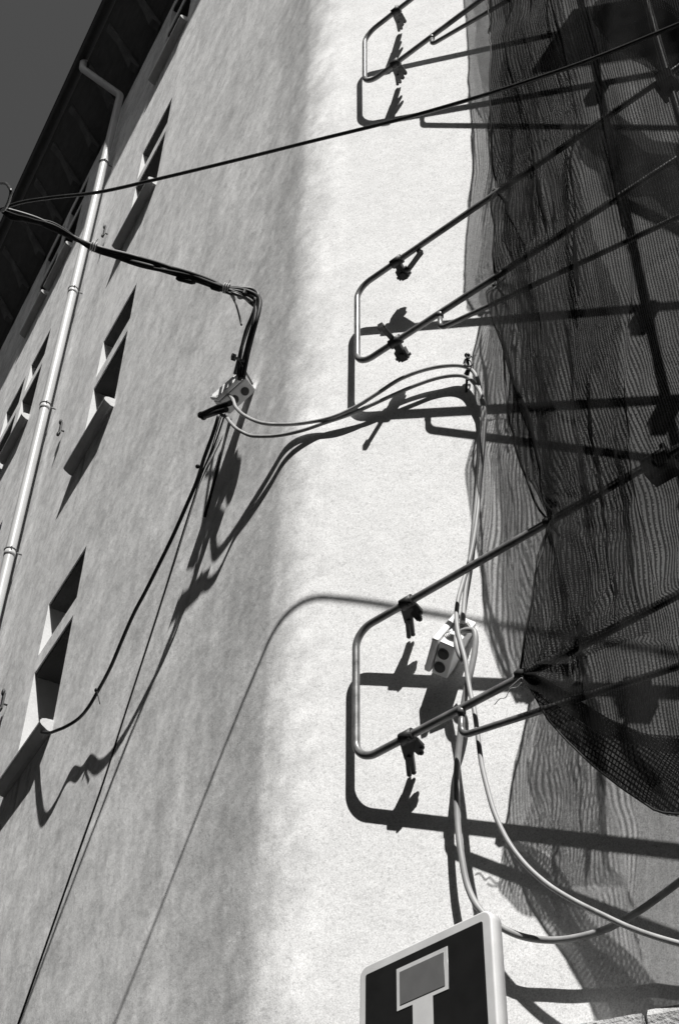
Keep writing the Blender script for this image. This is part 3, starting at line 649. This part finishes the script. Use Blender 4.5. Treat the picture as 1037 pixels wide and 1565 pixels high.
# ------------------------------------------------------------------ scaffold bay (mostly beyond the right edge)
SW = (V(W(2.21, .53, 0)) - P0).dot(HH)
sc = thing('scaffold', 'steel scaffold with uprights and deck boards behind the dark netting at right', 'scaffold', FR(SW, 0, 0))
LEV = [1.9, 4.02, 6.18, 8.30, 10.02]
for w, dd in ((SW, 0.), (SW + 2.0, 0.), (SW + 2.0, .72)):
    if 1:
        m = MB(); m.tube([FR(w, dd, .0), FR(w, dd, 3.), FR(w, dd, 8.), FR(w, dd, 13.2)], .018, 16)
        m.build('upright', M['iron'], sc)
for z in LEV:
    for w in (SW + 1.25, SW + 2.0):
        m = MB(); m.tube([FR(w, -.05, z - .03), FR(w, .77, z - .03)], .022, 12); m.build('transom', M['steel'], sc)
    w0 = SW - .05 if z > 9.5 else SW + 1.2
    m = MB(); m.box(FR((w0 + SW + 2.1) / 2, .165, z + .022), HH * ((SW + 2.1 - w0) / 2), NF * .155, UPV * .022)
    m.build('deck_board', M['board'], sc)
for z in (6.66, 7.28, 9.15, 9.74):
    m = MB(); m.tube([FR(SW - .04, 0, z), FR(SW + .04, 0, z)], .034, 14)
    m.box(FR(SW, .02, z), HH * .035, NF * .045, UPV * .035); m.cyl(FR(SW - .05, .05, z), FR(SW - .05, -.06, z), .012, 8)
    m.build('joint', M['iron'], sc)
for (w0, z0, w1, z1) in ((SW, 6.3, SW + 2.0, 8.2), (SW, 4.1, SW + 2., 6.2), (SW, 8.4, SW + 2., 10.)):
    m = MB(); m.tube([FR(w0, .03, z1), FR(w1, .03, z0)], .018, 12); m.build('brace', M['steel'], sc)

# ------------------------------------------------------------------ netting
edge = sorted([(z, w) for w, z, b in PTS['net_edge']])
bulge = sorted([(z, b) for w, z, b in PTS['net_edge']])
def edge_w(z): return lerp_tab(edge, z) + .010 * mnoise.noise(V((z * 5, 2.2, 0))) + .006 * mnoise.noise(V((z * 17, 7.2, 0)))
TIES = [(PTS['net_ties'][k][0], PTS['net_ties'][k][1], r, n) for k, (r, n) in enumerate(((.55, 17), (.45, 13), (.40, 12), (.45, 11)))]
KW, KZ = TIES[1][:2]
CRE = []
for P_, sg, am in PTS['creases']:
    P_ = sorted([(z, w) for w, z in P_]); CRE.append((P_, sg * 1.8, am))
def crease(w, z):
    """sideways shift and lift of a point caught in a pleat"""
    dw = do = 0.
    for P_, sg, am in CRE:
        z0, z1 = P_[0][0], P_[-1][0]
        if z < z0 - .15 or z > z1 + .15: continue
        end = min(1., (z - z0 + .15) / .2, (z1 + .15 - z) / .2)
        wk = lerp_tab(P_, z) + .004 * math.sin(z * 11 + sg * 900)
        u = (w - wk) / sg
        if abs(u) > 3.2: continue
        k = .8 * am * max(0., end) * (.75 + .5 * mnoise.noise(V((wk * 3, z * 2.2, sg * 50))))
        k *= min(1., min(math.hypot(w - t[0], z - t[1]) for t in TIES) / .16)
        e = math.exp(-u * u)
        dw -= 2.1 * sg * u * e * k; do += .8 * sg * e * k
    return dw, do
def net_off(w, z, we, seed=0.):
    x = w - we
    grow = min(1., max(0., x / .18))
    base = .055
    base += .17 * max(0., min(1., (w - SW + .55) / .4)) * max(0., min(1., (z - 4.9) / .5))
    f = .022 * math.sin(x * 19 + .9 * math.sin(z * 1.7 + seed)) + .014 * math.sin(x * 37 + 1.6 * math.sin(z * 2.3 + 1)) + .022 * math.sin(x * 7 + z * .7)
    o = base + f * grow * .75 + lerp_tab(bulge, z) * math.exp(-(x / .5) ** 2)
    for (tw, tz, rad, kk) in TIES:
        r = math.hypot(w - tw, z - tz)
        th = math.atan2(z - tz, w - tw)
        g_ = math.exp(-r / rad) * min(1., r / .10)
        o += .011 * g_ * math.sin(kk * th + 1.5 * math.sin(2 * th))
        o += (base * -.9) * math.exp(-(r / .10) ** 2)
    o += .012 * mnoise.noise(V((w * 6, z * 4, 3.1 + seed))) * grow
    return o
bot = [(w, z) for w, z in PTS['net_bot']] + [(3.6, 3.95)]
ftop = [(w, z) for w, z in PTS['fold_top']] + [(3.6, 4.1)]
WR = 3.4
net_g = thing('scaffold_net', 'large dark knitted net tied along the guard frames and pinched at two rails', 'netting', FR(KW, 0, KZ))
def net_sheet(top, zlow, nu, nv, lowf, offf):
    vs, uvs, fs = [], [], []
    for j in range(nv + 1):
        t = j / nv
        z = top + (zlow - top) * t
        we = edge_w(z)
        for i in range(nu + 1):
            a = (i / nu) ** 1.55
            w = we + (WR - we) * a
            vs.append((w, z)); uvs.append((w + .25 * (edge_w(zlow + 1.0) - we) * (1 - a) ** 3, z))
    extra = 26
    last = vs[-(nu + 1):]
    for j in range(1, extra + 1):
        for (w, z) in last:
            zb = min(z - .001 * extra, lowf(w)); zz = z + (zb - z) * j / extra
            vs.append((w, zz)); uvs.append((w, zz))
    nr = nv + extra
    fs = [(j * (nu + 1) + i, j * (nu + 1) + i + 1, (j + 1) * (nu + 1) + i + 1, (j + 1) * (nu + 1) + i) for j in range(nr) for i in range(nu)]
    pts = []
    for w, z in vs:
        dw, do = crease(w, z)
        pts.append(FR(w + dw, offf(w, z, edge_w(z)) + do, z))
    mb = MB(); mb.add(pts, fs, True)
    return mb, uvs
mb, uvs = net_sheet(11.2, KZ, 430, 240, lambda w: lerp_tab(ftop, w) - .07, net_off)
mb.build('sheet', M['net'], net_g, uvs=uvs)
# inner sheet added to darken the net's middle, with a ragged right edge
lin = sorted([(z, w) for w, z in PTS['darkening_edge']])
vs, uvs = [], []; nu, nv = 110, 150
for j in range(nv + 1):
    z = 11.0 + (4.46 - 11.0) * j / nv
    w0, w1 = edge_w(z) + .05 + .02 * mnoise.noise(V((z * 3, 5.5, 0))), lerp_tab(lin, z) + .012 * mnoise.noise(V((z * 9, 1.5, 0)))
    for i in range(nu + 1):
        w = w0 + (w1 - w0) * i / nu
        dw, do = crease(w + .07, z + .05)
        vs.append(FR(w + dw, net_off(w, z, edge_w(z)) - .035 + do + .02 * math.sin(w * 23 + z * .6), z)); uvs.append((w * 1.03 + .02 * z, z))
mb = MB(); mb.add(vs, [(j * (nu + 1) + i, j * (nu + 1) + i + 1, (j + 1) * (nu + 1) + i + 1, (j + 1) * (nu + 1) + i) for j in range(nv) for i in range(nu)], True)
mb.build('darkening_layer', M['net_inner'], net_g, uvs=uvs)
# edge cord
m = MB(); ed = [FR(edge_w(z), net_off(edge_w(z), z, edge_w(z)), z) for z in [11.1 - (11.1 - KZ) * k / 120 for k in range(121)]]
m.tube(ed, .0045, 8); m.build('edge_cord', M['hem'], net_g)
# hanging hem fold with its coarser mesh
vs, uvs = [], []
nu, nv = 90, 24
for j in range(nv + 1):
    t = j / nv
    for i in range(nu + 1):
        w = KW + (3.3 - KW) * (i / nu) ** 1.3
        zt_, zb_ = lerp_tab(ftop, w) + .02, lerp_tab(bot, w)
        if i == 0: zt_ = zb_ = KZ
        z = zt_ + (zb_ - zt_) * t
        o = -.012 * min(1, (w - KW) / .12) + .018 * math.sin(math.pi * t) * min(1, (w - KW) / .3) + .007 * math.sin(w * 26 + t * 5)
        vs.append(FR(w, o, z)); uvs.append((w, z))
mb = MB(); mb.add(vs, [(j * (nu + 1) + i, j * (nu + 1) + i + 1, (j + 1) * (nu + 1) + i + 1, (j + 1) * (nu + 1) + i) for j in range(nv) for i in range(nu)], True)
hem = mb.build('hem_fold', M['net_dense'], net_g, uvs=uvs)
mb2 = MB(); mb2.add([p_ - NF * (.028 * min(1, (i % (nu + 1)) / 12)) + UPV * .004 for i, p_ in enumerate(vs)], mb.f, True)
mb2.build('hem_fold', M['net_dense'], net_g, uvs=[(a_ * 1.04 + .01 * math.sin(b_ * 9), b_ * .97) for a_, b_ in uvs])
m = MB(); m.tube([vs[nv * (nu + 1) + i] for i in range(nu + 1)], .0035, 6); m.build('hem_cord', M['hem'], hem)
# knots where the net is tied to the rails
for (w, z), r in zip([t[:2] for t in TIES], (.019, .018, .013, .013)):
    m = MB(); m.tube([FR(w, .0, z) + V((0, 0, 0)) - HH * r, FR(w, .0, z), FR(w, 0, z) + HH * r], [r * .9, r * 1.15, r * .8], 10)
    m.beam(FR(w, .0, z), FR(w + .02, -.03, z - .06), .008, .006)
    m.build('knot', M['hem'], net_g)

# folded strip of dark sheeting hung close to the wall behind the net
tl, tu = [V(q) for q in PTS['tarp_low']], [V(q) for q in PTS['tarp_up']]
def along(P_, t):
    x = t * (len(P_) - 1); i = min(int(x), len(P_) - 2); return P_[i].lerp(P_[i + 1], x - i)
front, back = [], []
nu, nv = 70, 16
for j in range(nv + 1):
    for i in range(nu + 1):
        q = along(tu, i / nu).lerp(along(tl, i / nu), j / nv)
        wv = .020 * math.sin(i * .21 + j * .12) + .008 * math.sin(i * .5 - j * .2)
        taper = min(1, i / 6)
        front.append(q + NB * ((.035 + wv) * taper)); back.append(q - NB * ((.02 - wv) * taper))
mb = MB()
fq = [(j * (nu + 1) + i, j * (nu + 1) + i + 1, (j + 1) * (nu + 1) + i + 1, (j + 1) * (nu + 1) + i) for j in range(nv) for i in range(nu)]
mb.add(front, fq, True); mb.add(back, [f[::-1] for f in fq], True)
suv = [(i * .022 + .05 * math.sin(j * .7), j * .03) for j in range(nv + 1) for i in range(nu + 1)] * 2
tag(mb.build('folded_sheeting', M['net'], base=tu[0], uvs=suv), 'dark folded strip of net sheeting behind the large net at the upper right corner', 'sheeting')

# loose strings
m = MB(); m.tube(spline(PTS['thread']), .0016, 6)
m.tube(spline(PTS['thread2']), .0016, 6)
tag(m.build('loose_string', M['string'], base=PTS['thread'][0]), 'thin pale wavy string hanging from the net knot on the lowest guard frame', 'string')

# ------------------------------------------------------------------ cables
def cable(name, key, r, mat, label, cat='cable', group=None, sub=8, n=12):
    pts = spline(PTS[key], sub); m = MB(); m.tube(pts, r, n)
    return tag(m.build(name, M[mat], base=PTS[key][0]), label, cat, group)
cable('span_cable', 'long', .0085, 'cable_grey', 'long single black cable crossing the whole picture in front of wall and netting')
cable('cable_coil', 'coil', .0075, 'cable_grey', 'short curled loop of spare cable against the sky at left edge')
bu = thing('cable_bundle', 'tied bundle of cables sagging in from the left, then turning down to a tilted box', 'cable bundle', PTS['b1'][-1])
for key, r, mt in (('b1', .0095, 'cable_mid'), ('b2', .0090, 'cable_mid'), ('b3', .008, 'cable_black'), ('b4', .010, 'cable_black'), ('b5', .011, 'cable_black'), ('b6', .011, 'cable_black'), ('b7', .010, 'cable_black')):
    m = MB(); m.tube(spline(PTS[key], 8), r, 12)
    if key in ('b1', 'b2', 'b5'):
        pass
    m.build('cable', M[mt], bu)
for key in ('sleeve1', 'sleeve2', 'sleeve3'):
    a, b = [V(q) for q in PTS[key]]; m = MB(); m.tube([a, a.lerp(b, .15), a.lerp(b, .85), b], [.009, .015, .015, .009], 12); m.build('splice_sleeve', M['cable_black'], bu)
for key, ax in (('tieA', 'b1'), ('tieB', 'b1')):
    c = V(PTS[key][0]); P_ = [V(q) for q in PTS[ax]]
    i = min(range(1, len(P_) - 1), key=lambda k: (P_[k] - c).length); t = (P_[i + 1] - P_[i - 1]).normalized()
    u = t.orthogonal().normalized(); w_ = t.cross(u)
    m = MB()
    for dx in (-.012, 0, .012):
        m.tube([c + t * dx + (u * math.cos(2 * math.pi * k / 16) * .026 + w_ * math.sin(2 * math.pi * k / 16) * .026) for k in range(17)], .0035, 6)
    m.beam(c + w_ * .02, c + w_ * .05 + t * .01, .004, .006)
    m.build('cable_tie', M['string'], bu)
m = MB(); m.tube(spline(PTS['stray'], 8), .0055, 10); m.build('stray_end', M['cable_grey'], bu)
a, b = [V(q) for q in PTS['clip']]
m = MB(); m.beam(a, b, .03, .014); m.cyl(a.lerp(b, .5), W(-.40, 0, a.z), .006, 8); m.box(a, (.012, 0, 0), (0, .008, 0), (0, 0, .02)); m.build('clip', M['iron'], bu)

cable('slack_cable', 'c1', .0092, 'cable_white', 'upper of two pale slack cables, leaving an opening under the small tilted box')
cable('slack_cable', 'c2', .0088, 'cable_white', 'lower of two pale slack cables, dropping past the dangling box to the lower right')
cable('looped_cable', 'c3', .0112, 'cable_white', 'pale cable from the dangling box, dipping behind the road sign and rising at right')
m = MB(); m.tube(spline(PTS['c4'], 8), .009, 12)
tag(m.build('cable_end', M['cable_white'], base=PTS['c4'][0]), 'short pale cable stub curling along the bright side of the dangling box', 'cable')
bk = thing('drop_cable', 'thick black cable swinging from the small tilted box to the lowest window sill', 'cable', PTS['black'][0])
m = MB(); m.tube(spline(PTS['black'], 8), .0098, 12); m.build('sheath', M['cable_black'], bk)
m = MB(); c = V(PTS['tail'][0]); m.sphere(c, .0135, 8); m.sphere(V(PTS['nodeA'][0]), .012, 8); m.build('tape_knot', M['cable_black'], bk)
m = MB(); m.tube([V(q) for q in PTS['tail']], .003, 6); m.build('tie_tail', M['cable_black'], bk)
cable('wire_and_shade_line', 'thin1', .0052, 'cable_black', 'thin dark line down the long wall, its lower run standing in for bundle shadow')  # dark tube on the wall; lower run stands in for the bundle's shadow
cable('wire_and_shade_line', 'thin2', .0035, 'cable_black', 'short thin wire beside the long thin dark line just below the small tilted box')
cable('flat_strip', 'strap', .0085, 'cable_black', 'short dark strip hugging the wall below the small tilted box, its end loose')  # dark tube laid close against the wall

# ------------------------------------------------------------------ junction boxes
def jbox(name, label, key, lid_axis, lid_at, knock, grom, par_extra=None):
    X0 = V(PTS[key]['X0']); E = [V(e) for e in PTS[key]['E']]
    root = thing(name, label, 'junction box', X0 + (E[0] + E[1] + E[2]) / 2)
    C_ = X0 + (E[0] + E[1] + E[2]) / 2
    U_ = [e.normalized() for e in E]; L = [e.length for e in E]
    def rbox(mb, c, hl, r=.006):
        """box with chamfered edges"""
        pts = []
        import itertools
        import bmesh
        bm = bmesh.new(); bmesh.ops.create_cube(bm, size=2.)
        for v in bm.verts: v.co = V((v.co.x * hl[0], v.co.y * hl[1], v.co.z * hl[2]))
        bmesh.ops.bevel(bm, geom=bm.edges[:], offset=r, segments=2, profile=.6, affect='EDGES')
        bm.verts.ensure_lookup_table(); bm.verts.index_update()
        vs_ = [c + U_[0] * v.co.x + U_[1] * v.co.y + U_[2] * v.co.z for v in bm.verts]
        flip = U_[0].cross(U_[1]).dot(U_[2]) < 0
        fs_ = [[v.index for v in (reversed(f.verts) if flip else f.verts)] for f in bm.faces]
        bm.free(); mb.add(vs_, fs_, False)
    t = .028
    sg = 1 if lid_at > 0 else -1
    hb = [l / 2 for l in L]; hb[lid_axis] -= t / 2
    cb_ = C_ - U_[lid_axis] * (t / 2 * sg)
    mb = MB(); rbox(mb, cb_, [h - .003 for h in hb]); mb.build('body', M['plastic'], root)
    hl = [l / 2 for l in L]; hl[lid_axis] = t / 2 - .001
    cl_ = C_ + U_[lid_axis] * (L[lid_axis] / 2 - t / 2) * sg
    mb = MB(); rbox(mb, cl_, hl, .008); lid = mb.build('lid', M['plastic'], root)
    others = [i for i in range(3) if i != lid_axis]
    m = MB()
    for sa in (-1, 1):
        for sb in (-1, 1):
            q = cl_ + U_[others[0]] * (L[others[0]] / 2 - .014) * sa + U_[others[1]] * (L[others[1]] / 2 - .014) * sb
            m.cyl(q, q + U_[lid_axis] * sg * (t / 2 + .001), .006, 8)
    m.build('screw', M['zinc_dark'], lid)
    for (axis, side, fa, fb, r) in knock:
        oth = [i for i in range(3) if i != axis]
        q = C_ + U_[axis] * (L[axis] / 2 - .004) * side + U_[oth[0]] * (fa - .5) * L[oth[0]] + U_[oth[1]] * (fb - .5) * L[oth[1]]
        m = MB(); nrm = U_[axis] * side
        m.tube([q, q + nrm * .0035], r, 22); m.tube([q, q + nrm * .006], r * .62, 20)
        m.build('knockout', M['plastic_dark'], root)
    for (axis, side, fa, fb, r) in grom:
        oth = [i for i in range(3) if i != axis]
        q = C_ + U_[axis] * (L[axis] / 2 - .004) * side + U_[oth[0]] * (fa - .5) * L[oth[0]] + U_[oth[1]] * (fb - .5) * L[oth[1]]
        m = MB(); nrm = U_[axis] * side
        for k in range(5): m.tube([q, q + nrm * (.004 + .0042 * k)], r * (1 - .15 * k), 24)
        g_ = m.build('grommet', M['plastic'], root)
        m = MB()
        for k in range(4):
            rr = r * (1 - .15 * k) - .001; h_ = q + nrm * (.0046 + .0042 * k)
            a1 = U_[oth[0]]; a2 = U_[oth[1]]
            m.tube([h_ + a1 * rr * math.cos(2 * math.pi * i / 24) + a2 * rr * math.sin(2 * math.pi * i / 24) for i in range(25)], .0012, 5)
        m.build('ring', M['plastic_dark'], g_)
    return root
# box on the long wall: dark underside with two openings, pale lid turned up
b1_ = jbox('junction_box', 'small tilted pale junction box in the cables on the long wall', 'box1', 1, -1,
           [(2, 1, .72, .66, .023), (2, 1, .36, .62, .023)], [])
m = MB()
for key, r in (('stub', .015), ('stub2', .014)):
    P_ = [V(q) for q in PTS[key]]; m.tube(P_, r, 12); m.tube([P_[-1], P_[-1] + (P_[-1] - P_[-2]).normalized() * .012], r * 1.25, 12)
m.build('cable_gland', M['cable_black'], b1_)
b2_ = jbox('junction_box', 'pale junction box dangling behind the lowest guard frame, two round openings in its dark face', 'box2', 2, -1,
           [(1, -1, .34, .58, .022), (1, -1, .74, .58, .022)], [(0, -1, .26, .60, .030), (0, -1, .72, .60, .030)])

# wall hook that carries the slack cables
hk = thing('wall_hook', 'small twisted wall hook holding the slack cables beside the net', 'hook', PTS['hook'][0])
m = MB(); m.tube(spline(PTS['hook'], 6), .006, 8); m.sphere(V(PTS['hook'][-1]), .012, 8); m.build('shank', M['iron'], hk)
m = MB(); m.tube(spline(PTS['hookw'], 6), .0035, 6); m.tube(spline(PTS['hookw2'], 6), .0035, 6); m.build('twisted_wire', M['iron'], hk)
m = MB(); a, b = [V(q) for q in PTS['tag']]; m.beam(a, b, .014, .010); m.build('wedge', M['iron'], hk)

# ------------------------------------------------------------------ dead-end sign
TLc = V((-.080, -2.180, 3.464)); DX = V((.244, -.970, 0)).normalized(); NS = V((-DX.y * -1, 0, 0))
NS = V((DX.y, -DX.x, 0))            # outward face normal
DZ = -UPV
SZ = .50; FD = .040
sg_base = TLc + DX * (SZ / 2); sign = thing('road_sign', 'square dead end road sign with barred T symbol and pale rim', 'road sign', V((sg_base.x, sg_base.y, 0)))
def SP(u, v, d): return TLc + DX * u + DZ * v + NS * d
def rrect(u0, v0, u1, v1, r, n=8):
    pts = []
    for (cu_, cv_, a0) in ((u1 - r, v0 + r, -90), (u1 - r, v1 - r, 0), (u0 + r, v1 - r, 90), (u0 + r, v0 + r, 180)):
        for k in range(n + 1):
            a = R_(a0 + 90 * k / n); pts.append((cu_ + r * math.cos(a), cv_ + r * math.sin(a)))
    return pts
def slab(outline, d0, d1, bevel=0.):
    m = MB(); n = len(outline)
    cu_ = sum(u for u, v in outline) / n; cv_ = sum(v for u, v in outline) / n
    def shrink(b):
        out = []
        for i, (u, v) in enumerate(outline):
            (ua, va), (ub, vb) = outline[i - 1], outline[(i + 1) % n]
            tx, ty = ub - ua, vb - va; L = math.hypot(tx, ty) or 1
            out.append((u - ty / L * b * -1 * -1, v + tx / L * b))
        return out
    layers = [(outline, d0), (outline, d1 - bevel)]
    if bevel:
        for k in range(1, 5):
            a = math.pi / 2 * k / 4
            layers.append((shrink(bevel * (1 - math.cos(a))), d1 - bevel + bevel * math.sin(a)))
    vs_ = [SP(u, v, d) for o_, d in layers for u, v in o_]; fs_ = []
    for L_ in range(len(layers) - 1):
        for k in range(n):
            fs_.append((L_ * n + k, L_ * n + (k + 1) % n, (L_ + 1) * n + (k + 1) % n, (L_ + 1) * n + k))
    m.add(vs_, fs_, True)
    m.f.append(list(range((len(layers) - 1) * n, len(layers) * n))); m.sm.append(False)
    m.f.append(list(range(n))[::-1]); m.sm.append(False)
    return m
slab(rrect(0, 0, SZ, SZ, .032), -FD, .0, .006).build('casing', M['white_paint'], sign)
fieldo = slab(rrect(.027, .029, SZ - .030, SZ - .029, .006), -.002, .0012)
field = fieldo.build('field', M['blue_paint'], sign)
sym = slab([(.150, .055), (.342, .055), (.342, .175), (.284, .175), (.284, .46), (.209, .46), (.209, .175), (.150, .175)], .0, .0024)
sym.build('white_symbol', M['white_paint'], field)
slab([(.163, .068), (.329, .068), (.329, .162), (.163, .162)], .0, .0036).build('bar', M['red_paint'], field)
pc = TLc + DX * (SZ / 2) - NS * (FD + .034)
m = MB(); m.tube([V((pc.x, pc.y, 0.)), V((pc.x, pc.y, 1.5)), V((pc.x, pc.y, 3.43))], .03, 18); m.build('pole', M['steel'], sign)
for v in (.12, .38):
    m = MB(); c = SP(SZ / 2, v, -FD - .034)
    m.tube([c - UPV * .018, c + UPV * .018], .036, 18); m.box(SP(SZ / 2, v, -FD - .003), DX * .12, UPV * .018, NS * .003)
    m.build('pole_clamp', M['zinc_dark'], sign)

# ------------------------------------------------------------------ camera, light, sky
cd = bpy.data.cameras.new('camera'); cam = bpy.data.objects.new('camera', cd); COL.objects.link(cam)
F_, Rr, Uu = V(PTS['cam']['F']), V(PTS['cam']['R']), V(PTS['cam']['U'])
mw = Matrix((Rr, Uu, -F_)).transposed().to_4x4(); mw.translation = V(PTS['cam']['loc'])
cam.matrix_world = mw
cd.sensor_fit = 'VERTICAL'; cd.sensor_height = 36.; cd.sensor_width = 24.; cd.lens = 2170 / 1565 * 36.
cd.clip_start = .05; cd.clip_end = 3000
scene.camera = cam

AZ, EL = R_(198.84), R_(52.0)
sd_ = bpy.data.lights.new('sun', 'SUN'); sd_.energy = 5.0; sd_.angle = R_(.53); sd_.color = (1, .985, .96)
so = bpy.data.objects.new('sun', sd_); COL.objects.link(so)
so.rotation_euler = SUN.to_track_quat('Z', 'Y').to_euler()

wd = bpy.data.worlds.new('World'); scene.world = wd; wd.use_nodes = True
nt = wd.node_tree; nt.nodes.clear()
sky = nt.nodes.new('ShaderNodeTexSky'); sky.sky_type = 'NISHITA'; sky.sun_disc = False
sky.sun_elevation = EL; sky.sun_rotation = AZ
sky.air_density = 1.0; sky.dust_density = 1.2; sky.ozone_density = 1.0
# black and white film behind a red filter: only the red part of the sky's light
sp = nt.nodes.new('ShaderNodeSeparateColor'); nt.links.new(sky.outputs[0], sp.inputs[0])
cc = nt.nodes.new('ShaderNodeCombineColor')
for i in range(3): nt.links.new(sp.outputs[0], cc.inputs[i])
bg = nt.nodes.new('ShaderNodeBackground'); bg.inputs['Strength'].default_value = .068
nt.links.new(cc.outputs[0], bg.inputs[0])
wo = nt.nodes.new('ShaderNodeOutputWorld'); nt.links.new(bg.outputs[0], wo.inputs[0])

scene.view_settings.view_transform = 'Standard'; scene.view_settings.look = 'None'
scene.view_settings.gamma = 1.0; scene.view_settings.exposure = 0.35
scene.render.engine = 'CYCLES'
scene.cycles.transparent_max_bounces = 24
scene.cycles.max_bounces = 6
scene.render.film_transparent = False
